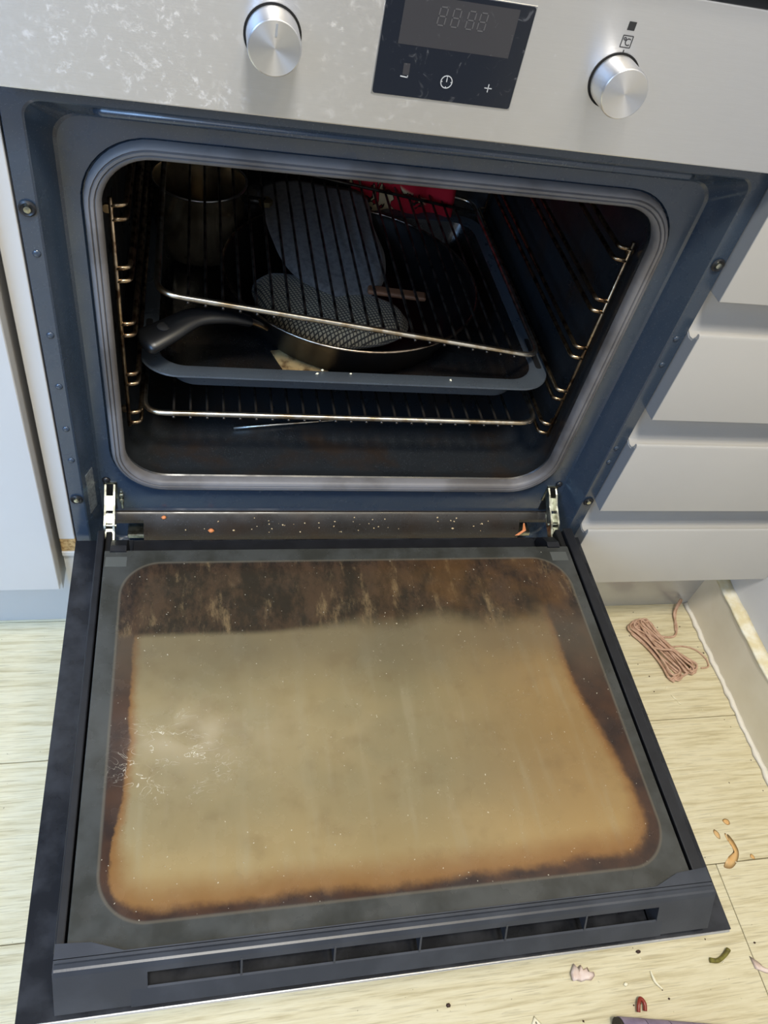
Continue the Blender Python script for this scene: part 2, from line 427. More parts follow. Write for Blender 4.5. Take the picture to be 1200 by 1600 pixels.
# --- cavity
g = G()
L = [rr(MX0, MX1, MZ0, MZ1, MR, NR, .0330), rr(MX0+.001, MX1-.001, MZ0+.002, MZ1-.001, MR, NR, .0360), rr(MX0-.002, MX1+.002, MZ0-.004, MZ1+.002, MR, NR, .0470),
     rr(MX0-.004, MX1+.004, MZ0-.006, MZ1+.004, MR, NR, .0560), rr(MX0-.004, MX1+.004, MZ0-.006, MZ1+.004, MR, NR, .4700), rr(MX0+.02, MX1-.02, MZ0+.02, MZ1-.02, MR, NR, .4900)]
g.loops(L, False, True)
g.obj('cavity', MAT['cavity'], oven, True, 40)
G().box(CX-.256, CX+.256, .0332, .52, -.04, .05).box(CX-.262, CX+.262, .493, .53, -.04, .56).box(CX-.256, CX+.256, .0332, .52, .43, .58).obj('casing', MAT['void'], oven)
# --- gasket round the cavity mouth
prof = [(-.0015, .034), (-.0020, .0265), (.0000, .0235), (.0022, .0225), (.0030, .0242), (.0038, .0222), (.0060, .0220), (.0068, .0240), (.0076, .0224), (.0098, .0232), (.0112, .0265), (.0115, .0310)]
L = [rr(MX0-e, MX1+e, MZ0-e, MZ1+e, MR+e, NR, y) for e, y in prof]
G().loops(L).obj('gasket', MAT['rubber'], oven, True, 50)
# --- sill under the cavity with notches at the hinges
g = G()
SX0, SX1 = -.2670, .2645
prof = [(.0300, .0085), (.0270, .0090), (.0245, .0075), (.0180, -.0010), (.0110, -.0105), (.0085, -.0180), (.0080, -.0260), (.0300, -.0260)]
g.prism([(p[0], p[1]) for p in prof], 'x', SX0+.040, SX1-.040)
prof2 = [(.0300, .0085), (.0270, .0090), (.0245, .0075), (.0205, .0022), (.0200, -.002), (.0300, -.002)]
g.prism(prof2, 'x', SX0, SX0+.0405); g.prism(prof2, 'x', SX1-.0405, SX1)
g.obj('sill', MAT['sill'], oven, True, 30)
G().box(SX0+.022, SX0+.044, .0125, .030, -.020, -.014, .001, 1).obj('sill_bracket', MAT['zinc'], oven)
G().box(SX1-.044, SX1-.022, .0125, .030, -.020, -.014, .001, 1).obj('sill_bracket', MAT['zinc'], oven)
# --- fixing screws
for x in (-.2895, .2880):
    for z in (.3825, .0613):
        s_ = G().lathe([(.0001, .0005), (.0058, .0006), (.0064, .0016), (.0050, .0026), (.0040, .0018), (.0001, .0018)], (x, 0, z), 20, 'y').obj('screw_washer', MAT['black_plastic'], oven, True, 40)
        G().lathe([(.0001, .0012), (.0030, .0016), (.0026, .0034), (.0001, .0038)], (x, 0, z), 14, 'y').obj('screw', MAT['zinc'], s_, True, 40)
# --- pressed dimples on the flanges
for x, zs in ((-.2885, (.345, .268, .212, .160, .118)), (.2875, (.300, .268, .150, .128))):
    for z in zs:
        G().lathe([(.0034, -.0002), (.0030, .0007), (.0018, .0014), (.0002, .0016)], (x, 0, z), 14, 'y').obj('dimple', MAT['enamel'], oven, True)
for x in (-.263, .2605):
    G().lathe([(.0001, 0), (.0042, 0), (.0040, .0015), (.0022, .0030), (.0001, .0034)], (x, .030, .0585), 16, 'y').obj('rivet', MAT['black_plastic'], oven, True)
lab = G().loops([[(-.2795, .0072, .030), (-.2742, .0200, .030), (-.2742, .0200, .088), (-.2795, .0072, .088)], [(-.2789, .0068, .030), (-.2736, .0196, .030), (-.2736, .0196, .088), (-.2789, .0068, .088)]], True, True)
lab.obj('rating_label', simple('rating_label', (150, 158, 164), .35, .5, rgb2=(110, 116, 122), vscale=300), oven)
# --- pressed rib under the control panel
G().tube([(-.236, .012, .4540), (-.232, .009, .4545), (.225, .009, .4545), (.229, .012, .4540)], .0042, 10).obj('rib', MAT['enamel'], oven, True)
# --- control panel
PY = -.022
cp = G().box(-.2983, .2974, PY, .030, .4760, .5835, .0012, 2).obj('control_panel', MAT['steel'], oven)
G().box(-.27, .27, -.012, .0295, .4725, .4765).obj('panel_underside', MAT['black_plastic'], cp)
G().box(-.0540, .0456, PY-.0004, PY+.001, .4998, .5650, .0002, 1).obj('display_bezel', MAT['chrome'], cp)
dsp = G().prism(rr(-.0533, .0449, .5005, .5643, .0018, 4), 'y', PY-.0009, PY).obj('display', MAT['display'], oven)
G().box(-.0415, .0345, PY-.00105, PY-.0009, .5325, .5615).obj('screen', MAT['screen'], dsp)
def flat(name, quads, mat, parent, y=PY-.00125, th=.0002):
    g_ = G()
    for q in quads: g_.prism(q, 'y', y, y+th)
    return g_.obj(name, mat, parent)
def bar2(a, b, w_):
    a = Vector(a); b = Vector(b); t = (b-a).normalized(); n_ = Vector((-t.y, t.x))*w_/2
    return [tuple(a+n_), tuple(b+n_), tuple(b-n_), tuple(a-n_)]
def arc2(c, r, a0, a1, w_, n=18):
    return [bar2((c[0]+r*math.cos(math.radians(a0+(a1-a0)*i/n)), c[1]+r*math.sin(math.radians(a0+(a1-a0)*i/n))),
                 (c[0]+r*math.cos(math.radians(a0+(a1-a0)*(i+1.04)/n)), c[1]+r*math.sin(math.radians(a0+(a1-a0)*(i+1.04)/n))), w_) for i in range(n)]
for i, xd in enumerate((-.0185, -.0095, .0005, .0085)):          # four unlit digits
    h, wd, zc, sl = .0052, .0048, .5515, .0006
    q = []
    for zz in (0, h, 2*h): q.append(bar2((xd+sl*zz/h*.6+.0006, zc-h+zz), (xd+wd+sl*zz/h*.6-.0006, zc-h+zz), .0007))
    for xx in (0, wd):
        for zz in (0, h): q.append(bar2((xd+xx+sl*zz/h*.6, zc-h+zz+.0006), (xd+xx+sl*(zz/h+1)*.6, zc+zz-.0006), .0007))
    flat('digit', q, MAT['ghost'], dsp)
q = arc2((-.0039, .5131), .0039, 0, 360, .0006, 28)+[bar2((-.0039, .5131), (-.0039, .5156), .0006)]
for a in range(0, 360, 90): q.append(bar2((-.0039+.0029*math.cos(math.radians(a)), .5131+.0029*math.sin(math.radians(a))), (-.0039+.0037*math.cos(math.radians(a)), .5131+.0037*math.sin(math.radians(a))), .0006))
flat('clock_symbol', q, MAT['print_white'], dsp)
flat('plus_symbol', [bar2((.0235, .5125), (.0287, .5125), .0006), bar2((.0261, .5099), (.0261, .5151), .0006)], MAT['print_white'], dsp)
flat('minus_symbol', [bar2((-.0362, .5132), (-.0312, .5128), .0007), bar2((-.0314, .5126), (-.0312, .5140), .0006)], MAT['print_white'], dsp)
flat('button_smudge', [bar2((-.0328, .5142), (-.0330, .5215), .0044)], MAT['screen'], dsp)
# temperature symbols above the right knob
flat('square_symbol', [[(.1113, .5594), (.1165, .5594), (.1165, .5646), (.1113, .5646)]], MAT['print_dark'], cp, PY-.0003, .0003)
fx, fz, fr = .1141, .5525, .0036
q = [bar2((fx-fr, fz-fr), (fx+fr, fz-fr), .0005), bar2((fx-fr, fz+fr), (fx+fr, fz+fr), .0005), bar2((fx-fr, fz-fr), (fx-fr, fz+fr), .0005), bar2((fx+fr, fz-fr), (fx+fr, fz+fr), .0005)]
q += arc2((fx-.0018, fz+.0016), .0008, 0, 360, .0005, 12)+arc2((fx+.0012, fz-.0002), .0020, 50, 310, .0006, 14)
flat('celsius_symbol', q, MAT['print_dark'], cp, PY-.0003, .0003)
flat('pointer_mark', [bar2((.1143, .5458), (.1143, .5474), .0006)], MAT['print_dark'], cp, PY-.0003, .0003)
# --- knobs
def knob(x, z, ang, mark):
    R = .0168
    k = G().lathe([(R-.003, -.002), (R, 0), (R, .0215), (R-.0004, .0226), (R-.0010, .0230), (R*.5, .0229), (.0002, .0228)], (x, PY, z), 56, 'y').obj('knob', MAT['knob'], oven, True, 30)
    G().lathe([(R-.001, .0001), (R+.0015, .0001), (R+.0015, .0006), (R-.001, .0006)], (x, PY, z), 48, 'y').obj('knob_ring', MAT['void'], k)
    if mark:
        a = math.radians(ang); dx, dz = math.cos(a), math.sin(a)
        flat('indicator', [bar2((x+dx*.0070, z+dz*.0070), (x+dx*.0140, z+dz*.0140), .0013)], MAT['edge_grey'], k, PY-.0233, .0003)
    return k
knob(-.1218, .5270, 88, True)
knob(.1150, .5275, 60, False)

# --- shelf supports (bent wire ladders on both cavity walls)
RUNG = [.3620, .3495, .3040, .2910, .2455, .2325, .1865, .1740, .1365, .1225]
for sgn in (-1, 1):
    xw = CX+sgn*.2335
    ss = G().tube([(xw, .051, .1185), (xw, .051, .3690)], .0020, 8).obj('shelf_support', MAT['rail_wire'], oven, True)
    G().tube([(xw, .445, .1185), (xw, .445, .3690)], .0020, 8).obj('upright', MAT['rail_wire'], ss, True)
    for z in RUNG:
        pts = fillet([(xw, .051, z), (xw-sgn*.0115, .053, z), (xw-sgn*.0115, .30, z), (xw-sgn*.0115, .443, z), (xw, .445, z)], .006, 5)
        G().tube(pts, .0022, 8).obj('rung', MAT['rail_wire'], ss, True)
    for z in (.135, .355):
        G().lathe([(.0001, 0), (.004, 0), (.004, .003), (.0001, .003)], (xw+sgn*.004, .06, z), 10, 'y').obj('clip', MAT['rail_wire'], ss)

# --- door (open, lying flat)
DY0, DY1 = -.4575, -.0060
door = G().box(-.2970, .2970, DY0, DY1, -.0075, -.0035, .0008, 1).obj('door', MAT['steel'], oven)
G().box(-.2964, .2964, DY0+.0012, DY1, -.0034, .0000, .0004, 1).obj('outer_glass', MAT['black_glass'], door)
GX0, GX1, GY0, GY1, GZ = -.2610, .2560, -.4240, -.0470, .0340
G().box(GX0+.002, GX1-.002, GY0+.004, GY1+.001, .0002, GZ-.0045).obj('door_core', MAT['void'], door)
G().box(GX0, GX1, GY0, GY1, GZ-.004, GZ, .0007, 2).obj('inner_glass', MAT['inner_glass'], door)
for x0, x1 in ((-.2700, -.2630), (.2600, .2715)):
    r_ = G().box(x0, x1, -.4200, -.0180, .0002, .0325, .0012, 2).obj('side_rail', MAT['black_plastic'], door)
G().box(-.2620, -.2560, -.045, -.016, .0002, .028, .001, 1).obj('hinge_pocket', MAT['void'], door)
G().box(.2520, .2590, -.045, -.016, .0002, .028, .001, 1).obj('hinge_pocket', MAT['void'], door)
G().box(-.2360, .2300, -.0440, -.0150, .0002, .0100, .001, 1).obj('bottom_rail', MAT['black_plastic'], door)
# clips that hold the inner glass
for x0, x1 in ((-.2555, -.2395), (.2300, .2450)):
    c_ = G().prism([(-.0495, .0338), (-.0495, .0362), (-.043, .0372), (-.030, .0300), (-.0205, .0180), (-.0205, .0008), (-.0445, .0008), (-.0445, .0338)], 'x', x0, x1).obj('glass_clip', MAT['black_plastic'], door)
    G().box(x0-.004 if x0 < 0 else x0+.001, x1+.001 if x0 < 0 else x1+.006, -.0680, -.0555, GZ, GZ+.0003).obj('clip_pad', simple('clip_pad', (86, 88, 84), .4), c_)
# top trim with ventilation slot
TX0, TX1 = -.2690, .2715
tr_y = -.4330
plan = [(TX0, -.4135), (-.2440, -.4150), (-.2200, -.4230), (.2180, -.4230), (.2420, -.4140), (TX1, -.4120), (TX1, tr_y+.0085), (TX0, tr_y+.0085)]
g = G(); g.prism(plan, 'z', .0004, .0365)
def slope_y(z): return tr_y-.0005-(.0365-z)*.62
def slab(x0, x1, z0, z1, back=tr_y+.0090): g.prism([(slope_y(z0), z0), (slope_y(z1), z1), (back, z1), (back, z0)], 'x', x0, x1)
g.prism([(slope_y(.0340)-.0004, .0340), (slope_y(.0362)-.0002, .0362), (tr_y+.0002, .0376), (tr_y+.0020, .0380), (tr_y+.0050, .0376), (tr_y+.007, .0360)], 'x', TX0+.001, TX1-.001)
SXA, SXB = -.2035, .2180
slab(TX0, SXA, .0040, .0365); slab(SXB, TX1, .0040, .0365); slab(SXA, SXB, .0295, .0365)
g.prism([(slope_y(.0165), .0165), (slope_y(.0165)+.0016, .0172), (slope_y(.004)+.0016, .004), (slope_y(.0040)-.001, .004)], 'x', SXA-.012, SXB+.006)
trim = g.obj('top_trim', MAT['trim'], door)
G().box(SXA, SXB, tr_y+.0070, tr_y+.0084, .0006, .0295).obj('slot_back', MAT['void'], trim)  # black backing paints the shade inside the vent slot
for x in (-.1350, -.0634, .0059, .0789, .1502):
    G().prism([(slope_y(.0165)-.0004, .0155), (slope_y(.0310)-.0004, .0310), (tr_y+.0070, .0310), (tr_y+.0070, .0155)], 'x', x-.0008, x+.0008).obj('vent_fin', MAT['trim'], trim)

# --- hinges
for sx, hx in ((-1, -.2595), (1, .2535)):
    P0 = Vector((hx, .032, .050)); P1 = Vector((hx, -.034, .006))
    d = P1-P0
    def pt(t, h=0): return P0+d*t+Vector((0, .55, .83))*h*-.0+Vector((0, -.03*math.sin(t*PI), .004*math.sin(t*PI)))*0+Vector((0, -.2, .35))*h
    h = G()
    for dx in (-.0045, .0045):
        L = []
        for t, w_ in ((0, .004), (.12, .0055), (.3, .0045), (.45, .0065), (.58, .0075), (.66, .0055), (.8, .0050), (1, .0045)):
            c = P0+d*t; nrm = Vector((0, d.z, -d.y)).normalized()*-1
            L.append([c+nrm*w_+Vector((dx-.001, 0, 0)), c+nrm*w_+Vector((dx+.001, 0, 0)), c-nrm*w_+Vector((dx+.001, 0, 0)), c-nrm*w_+Vector((dx-.001, 0, 0))])
        h.loops(L, True, True)
    hg = h.obj('hinge', MAT['zinc'], oven)
    nrm = Vector((0, d.z, -d.y)).normalized()*-1
    def seg(t0, t1, w_, off, nm, x_off=0):
        a = P0+d*t0+nrm*off; b = P0+d*t1+nrm*off; X = Vector((1, 0, 0))
        L = []
        for c in (a, b): L.append([c+X*(x_off+w_)+nrm*.001, c+X*(x_off-w_)+nrm*.001, c+X*(x_off-w_)-nrm*.001, c+X*(x_off+w_)-nrm*.001])
        return G().loops(L, True, True).obj(nm, MAT['zinc'], hg)
    seg(.16, .36, .0042, .0052, 'hinge_link'); seg(.40, .56, .0050, .0072, 'hinge_link', -.0006); seg(.60, .74, .0036, .0076, 'hinge_link', .0006*sx)
    seg(.78, .98, .0014, .0056, 'hinge_link', .0032)
    a = P0+d*.57+nrm*.003
    G().tube([a-Vector((.0065, 0, 0)), a+Vector((.0065, 0, 0))], .0026, 12).obj('hinge_pin', MAT['zinc'], hg, True, 40)
    G().box(hx-.0068, hx-.0046, .0285, .0312, .030, .0545).box(hx+.0046, hx+.0068, .0285, .0312, .030, .0545).box(hx-.0068, hx+.0068, .0285, .0312, .0530, .0550).obj('hinge_slot', MAT['zinc'], hg)
    G().box(hx-.0046, hx+.0046, .0290, .0302, .012, .0530).obj('slot_opening', MAT['void'], hg)
    ex = hx+.0105
    G().box(ex-.0012, ex+.0012, .0275, .0302, .014, .042, .0005, 1).box(ex-.0022, ex+.0022, .0265, .0302, .034, .038, .0005, 1).box(ex-.0022, ex+.0022, .0265, .0302, .026, .030, .0005, 1).obj('hinge_tab', MAT['zinc'], hg)

# ================================================================== things inside the oven
def wire_rack(name, label, ox, y0, y1, half, tilt, z, nw, frontmat, wiremat, rz=0):
    root = thing(name, label, 'oven rack', (0, 0, 0), 'wire racks')
    fr = fillet([(-half, y0, 0), (half, y0, 0), (half, y1, 0), (-half, y1, 0)], .022, 6, True)
    f_ = G().tube(fr, .0031, 8, True).obj('outer_frame', frontmat, root, True)
    mid = G().tube([(-half, y1-.03, -.0008), (half, y1-.03, -.0008)], .0022, 8).obj('cross_bar', wiremat, root, True)
    w0 = G().tube([(0, y0-.0022, -.0044), (0, y0+.010, -.0042), (0, y1-.010, -.0042), (0, y1+.0022, -.0044)], .0016, 6).obj('wire', wiremat, root, True)
    xs = [-half+.03+(2*half-.06)*i/(nw-1) for i in range(nw)]
    w0.location.x = xs[0]
    for x in xs[1:]: copy_part(w0, root, (x, 0, 0))
    root.rotation_euler = (0, tilt, rz); root.location = (ox, 0, z)
    return root
wire_rack('wire_rack', 'wire rack lying straight on the lowest rungs below the baking tray', CX, .060, .42, .2195, 0, .1293, 23, MAT['wire'], MAT['wire_dark'])
wire_rack('wire_rack', 'crooked wire rack tilted over the frying pan, its chrome front bar sloping down', .0000, .095, .44, .2080, .128, .2245, 22, MAT['wire'], MAT['wire_dark'])

# baking tray
TZ = .1805
tray = thing('baking_tray', 'dark enamel baking tray on the second lowest rungs, holding the frying pan', 'baking tray', (CX, .25, .146))
g = G(); tx0, tx1, ty0, ty1 = CX-.2235, CX+.2235, .058, .430
def rxy(e, r, z): return [(p[0], p[1], z) for p in rr(tx0+e, tx1-e, ty0+e, ty1-e, r, 10)]
g.loops([rxy(.001, .04, TZ-.0022), rxy(0, .04, TZ-.0010), rxy(.0006, .04, TZ+.0006), rxy(.016, .032, TZ+.0008), rxy(.0185, .030, TZ-.001)])
g.loops([rxy(.001, .04, TZ-.0022), rxy(.0175, .030, TZ-.0022), rxy(.029, .03, .1460), rxy(.034, .03, .1440)], False, True)
g.obj('pan_body', MAT['tray'], tray, True, 40)
G().loops([rxy(.0185, .030, TZ-.001), rxy(.030, .03, .1475), rxy(.034, .03, .1455)], False, True).obj('tray_bottom', MAT['tray_burnt_shade'], tray, True, 40)
for x in (tx0+.009, tx1-.009):
    G().prism(rr(x-.0035, x+.0035, .095, .150, .003, 4), 'z', TZ+.0009, TZ+.0011).obj('slot', MAT['void'], tray)

# frying pan
FC = Vector((.010, .236, .1458))
fp = thing('frying_pan', 'large black frying pan on the baking tray, handle pointing to the left', 'frying pan', tuple(FC))
prof = [(.0005, 0), (.116, 0), (.124, .003), (.148, .050), (.1515, .0535), (.1500, .0545), (.1465, .0510), (.123, .0065), (.114, .0035), (.0005, .0035)]
G().lathe(prof, FC, 64).obj('pan_body', MAT['pan'], fp, True, 50)
G().tube([(FC.x+.1505*math.cos(2*PI*k/72), FC.y+.1505*math.sin(2*PI*k/72), FC.z+.0545) for k in range(72)], .0016, 6, True).obj('rim', MAT['pan_rim'], fp, True)
hp = smoothpath([(-.098, .130, .192), (-.114, .112, .212), (-.140, .103, .2235), (-.170, .096, .2250), (-.196, .080, .2190), (-.2215, .0660, .2120)], 7)
wd = [(.006, .004)]*0
L = []
for i, p in enumerate(hp):
    t = i/(len(hp)-1)
    a = Vector(hp[min(i+1, len(hp)-1)])-Vector(hp[max(i-1, 0)]); a.normalize()
    s_ = a.cross(Vector((0, 0, 1))).normalized(); u_ = s_.cross(a)
    W = .0075+.0120*max(0, (t-.15)/.85)**1.2; H = .0048+.0035*t
    if t > .93: W *= math.sqrt(max(.05, 1-((t-.93)/.075)**2)); H *= math.sqrt(max(.1, 1-((t-.93)/.08)**2))
    L.append([Vector(p)+s_*W*math.cos(2*PI*k/14)+u_*H*math.sin(2*PI*k/14) for k in range(14)])
hd = G().loops(L[8:], True, True).obj('handle', MAT['handle'], fp, True, 60)
G().loops([[q*.62+Vector(hp[i])*.38 for q in l] for i, l in list(enumerate(L))[:10]], True, True).obj('handle_bracket', MAT['pan_rim'], fp, True, 50)
hc = Vector(hp[-7]); G().lathe([(.0002, .0086), (.0062, .0080), (.0068, .0072), (.0002, .0060)], (hc.x, hc.y, hc.z), 18).obj('hanging_hole', MAT['void'], hd, True)
for a in (.30, -.30):
    cpt = FC+Vector((math.cos(PI+.78+a*.35)*.134, math.sin(PI+.78+a*.35)*.134, .032))
    G().lathe([(.0002, -.003), (.004, -.002), (.004, .002), (.0002, .003)], cpt, 12).obj('rivet', MAT['pan_rim'], fp, True)

# saucepan at the back left
SCN = Vector((-.1660, .3540, .1458))
spn = thing('saucepan', 'small stainless steel saucepan at the back left of the baking tray', 'saucepan', tuple(SCN))
G().lathe([(.0005, 0), (.042, 0), (.049, .004), (.0530, .020), (.0545, .0900), (.0560, .0920), (.0540, .0928), (.0530, .090), (.0515, .020), (.0475, .006), (.0005, .004)], SCN, 48).obj('pan_body', MAT['pot'], spn, True, 50)
G().tube([(SCN.x+.0553*math.cos(2*PI*k/48), SCN.y+.0553*math.sin(2*PI*k/48), SCN.z+.0922) for k in range(48)], .0014, 6, True).obj('rim', MAT['chrome'], spn, True)
a = SCN+Vector((.051, -.012, .078)); b = a+Vector((.026, -.012, .004))
G().tube([a, a+(b-a)*.3, b], .0050, 10).obj('handle_socket', MAT['handle'], spn, True)
hb = G().lathe([(.0002, -.0030), (.0088, -.0030), (.0088, .0030), (.0002, .0030)], tuple(b), 6).obj('handle_nut', simple('brass_nut', (200, 176, 128), .3, 1), spn)

# soft things: padded shapes from an outline
def pillow(outline, thick, fn, K=9):
    n = len(outline); cx = sum(p[0] for p in outline)/n; cy = sum(p[1] for p in outline)/n
    L = []
    for side in (1, -1):
        ss = [k/K for k in range(1, K+1)] if side == 1 else [k/K for k in range(K-1, 0, -1)]
        for s in ss: L.append([fn(cx+(p[0]-cx)*s, cy+(p[1]-cy)*s, side*thick*math.sqrt(max(0, 1-s**3.2))) for p in outline])
    return G().loops(L, True, True)
def spline2(P, n=6):
    N = len(P); out = []
    for i in range(N):
        a, b, c, d = (Vector(P[(i+k-1) % N]) for k in range(4))
        for k in range(n):
            t = k/n; out.append(tuple(.5*((2*b)+(c-a)*t+(2*a-5*b+4*c-d)*t*t+(3*b-a-3*c+d)*t**3)))
    return out
def m_check():
    t = NT('checked_cloth'); v = t.vm('MULTIPLY', t.oc(), (1, 1, .6))
    s = t.sep(v)
    def lines(a, b): return t.math('GREATER_THAN', t.math('FRACT', t.math('MULTIPLY', t.math('ADD', t.math('MULTIPLY', s[0], a), t.math('MULTIPLY', s[1], b)), 1.0)), .66)
    l = t.math('MAXIMUM', lines(240, 90), lines(-90, 240))
    return t.set(color=t.mix(l, lin((158, 146, 120)), lin((50, 45, 38))), rough=.9, sheen=.2)
MAT['check'] = m_check()
MAT['grey_cloth'] = simple('grey_cloth', (100, 98, 97), .92, 0, rgb2=(80, 79, 79), vscale=160, bump=.4, bscale=700, sheen=.3)
out = spline2([(-.115, .015), (-.108, .052), (-.070, .062), (-.020, .046), (.045, .030), (.072, .006), (.060, -.034), (.000, -.058), (-.050, -.055), (-.090, -.030)])
pillow(out, .020, lambda u, v_, h: (.002+u*.97+v_*.18, .188+v_*.97-u*.18, .1715+h+.012*math.sin(u*24)*.4-.02*(u+.02))).obj('oven_mitt', MAT['check'], None, True)
tag(bpy.data.objects['oven_mitt'], 'beige and brown finely checked oven mitt lying in the frying pan', 'oven mitt', 'oven mitts')
out = spline2([(-.045, -.100), (.000, -.118), (.042, -.100), (.062, -.040), (.066, .040), (.062, .140), (-.058, .140), (-.072, .04), (-.068, -.050)])
om = pillow(out, .0085, lambda u, v_, h: (-.012+u+v_*-.1, .300+v_*.86, .2035+h+max(0, -v_-.02)*-.14+max(0, v_)*.03+.0025*math.sin(u*60+v_*20))).obj('oven_mitt', MAT['grey_cloth'], None, True)
tag(om, 'plain grey blue quilted oven mitt leaning over the back of the frying pan', 'oven mitt', 'oven mitts')
# red printed cloth against the back wall
def m_red():
    t = NT('red_printed_cloth'); v = t.oc(); s = t.sep(v)
    nz = t.noise(42, v, (1, 1, 1), 2, .5, .6)
    band = t.rng(t.math('ABSOLUTE', t.math('ADD', t.math('SUBTRACT', s[2], .196), t.math('MULTIPLY', t.math('SUBTRACT', s[0], .08), .35))), .026, .020)
    band = t.math('MULTIPLY', band, t.rng(s[0], .142, .128))
    f = t.math('MULTIPLY', t.rng(nz, .50, .53), band)
    k = t.math('MULTIPLY', t.rng(t.math('ABSOLUTE', t.math('SUBTRACT', nz, .51)), .022, .012), band)
    c = t.mix(f, lin((190, 20, 42)), lin((226, 206, 160)))
    return t.set(color=t.mix(k, c, lin((36, 26, 22))), rough=.9)
n = 22; L = []
for j in range(12):
    z = .145+.155*j/11; l = []
    for i in range(n):
        x = .030+.145*i/(n-1); y = .452-.030*(1-j/11)+.006*math.sin(i*.8+j*.3)
        l.append((x, y, z))
    L.append(l)
g = G(); g.loops(L, closed=False)
rc = g.obj('tea_towel', m_red(), None, True)
md = rc.modifiers.new('thick', 'SOLIDIFY'); md.thickness = .003
tag(rc, 'red cloth with cream printed figures behind the frying pan', 'tea towel')
# spatula end in the pan
sp_ = thing('spatula', 'brown wooden spatula handle lying in the frying pan', 'spatula', (.055, .20, .178))
G().box(-.035, .035, -.007, .007, -.003, .003, .0025, 2).obj('handle', simple('spatula_wood', (132, 92, 66), .5, 0, .3, 40), sp_)
for c in sp_.children: c.location = (.060, .208, .1940); c.rotation_euler = (0, 0, -.12); c.matrix_parent_inverse = sp_.matrix_world.inverted() if False else Matrix.Translation((-.055, -.20, -.178))
# scrap of paper under the pan, board and skewer below the tray
g = G(); pts = [(-.088, .150), (-.070, .1005), (-.030, .0990), (-.020, .108), (-.045, .160)]
g.prism(pts, 'z', .1459, .1464)
tag(g.obj('paper_scrap', simple('greasy_paper', (188, 160, 110), .8, 0, rgb2=(92, 66, 34), vscale=70, bump=.6, bscale=120)), 'greasy tan paper scrap poking out from under the frying pan', 'paper')
g = G().box(-.115, .04, .13, .25, .1330, .1365, .001, 1)
tag(g.obj('thin_board', simple('red_brown_board', (112, 54, 36), .6, 0, .3, 30)), 'thin red brown board lying on the lower rack under the tray', 'board')
g = G().tube([(-.1270, .1170, .0566), (-.0600, .1270, .0566), (.0470, .1430, .0562)], lambda t: .0022-.0012*t, 8)
tag(g.obj('skewer', MAT['wire'], None, True), 'thin steel skewer lying on the oven floor', 'skewer')

# ================================================================== things on the floor
def floor_piece(name, outline, th, mat, label, cat, z=ZF, K=3, group=None, bend=0.0):
    def fn(u, v_, h): return (u, v_, z+th*.25+max(-th*.2, h)+bend*((u-cx_)**2+(v_-cy_)**2)*40)
    cx_ = sum(p[0] for p in outline)/len(outline); cy_ = sum(p[1] for p in outline)/len(outline)
    return tag(pillow(outline, th, fn, K).obj(name, mat, None, True), label, cat, group)
# bundled cord
def cord_loop(a, b, w_, k):
    a = Vector(a); b = Vector(b); t = (b-a).normalized(); n_ = Vector((-t.y, t.x, 0))
    pts = []
    for i in range(24):
        th = 2*PI*i/24
        u = .5+.5*math.cos(th); s = math.sin(th)
        wv = w_*(.30+.70*abs(2*u-1)**2)*max(-1, min(1, 2.4*s))
        pts.append(a+(b-a)*u+n_*wv+Vector((0, 0, .0022+.0024*(k % 4)+.001*math.sin(th*2+k))))
    return pts
g = G(); rc_ = random.Random(3)
allpts = []
for k in range(14):
    j = lambda s: rc_.uniform(-s, s)
    if k < 8: a = (.497+j(.008), .014+j(.006), ZF); b = (.553+j(.006), -.072+j(.006), ZF)
    else: a = (.490+j(.007), .008+j(.008), ZF); b = (.521+j(.004), -.082+j(.005), ZF)
    allpts += smoothpath(cord_loop(a, b, .011+j(.003), k), 2)
cord = thing('cord_bundle', 'bundle of pinkish brown cord tied on the floor by the skirting', 'cord', (.52, -.03, ZF))
MAT['cord'] = simple('cord', (206, 172, 150), .7, 0, rgb2=(182, 146, 122), vscale=120)
G().tube(allpts, .0016, 7).obj('coil', MAT['cord'], cord, True)
G().tube(smoothpath([(.500, -.030, ZF+.009), (.512, -.038, ZF+.014), (.530, -.040, ZF+.013), (.545, -.050, ZF+.006)], 6), .0018, 7).obj('tie', MAT['cord'], cord, True)
G().tube(smoothpath([(.505, .022, ZF+.004), (.520, -.004, ZF+.002), (.548, -.010, ZF+.002), (.561, .004, ZF+.003), (.566, .030, ZF+.006), (.575, .044, ZF+.020), (.582, .047, ZF+.014), (.576, .040, ZF+.003), (.566, .022, ZF+.002), (.558, .000, ZF+.002)], 8), .0018, 7).obj('loose_end', MAT['cord'], cord, True)
G().tube(smoothpath([(.527, -.030, ZF+.004), (.556, -.027, ZF+.0017), (.577, -.034, ZF+.0017), (.588, -.050, ZF+.0017), (.586, -.064, ZF+.0017), (.573, -.066, ZF+.0017)], 8), .0012, 6).obj('loose_end', MAT['cord'], cord, True)

# scraps of food and dirt
onion = simple('onion_skin', (232, 214, 206), .35, 0, rgb2=(214, 190, 176), vscale=90)
garlic = simple('garlic_skin', (238, 232, 206), .6)
fan = [(0.2372, -0.4446), (0.2371, -0.4367), (0.244, -0.4272), (0.2471, -0.4321), (0.2528, -0.4292), (0.2552, -0.434), (0.26, -0.4326), (0.2612, -0.437), (0.2655, -0.4384), (0.2653, -0.4422), (0.2601, -0.446), (0.2547, -0.4448), (0.2484, -0.4459), (0.2432, -0.444)]
floor_piece('onion_skin', fan, .0022, onion, 'pinkish fan of onion skin on the floor near the oven door edge', 'onion skin', bend=.5)
floor_piece('onion_skin', [(.4650, -.4440), (.4690, -.4520), (.4810, -.4600), (.5000, -.4640), (.4960, -.4690), (.4780, -.4640), (.4660, -.4580)], .0018, onion, 'translucent white onion skin across the plank joint at the right edge', 'onion skin')
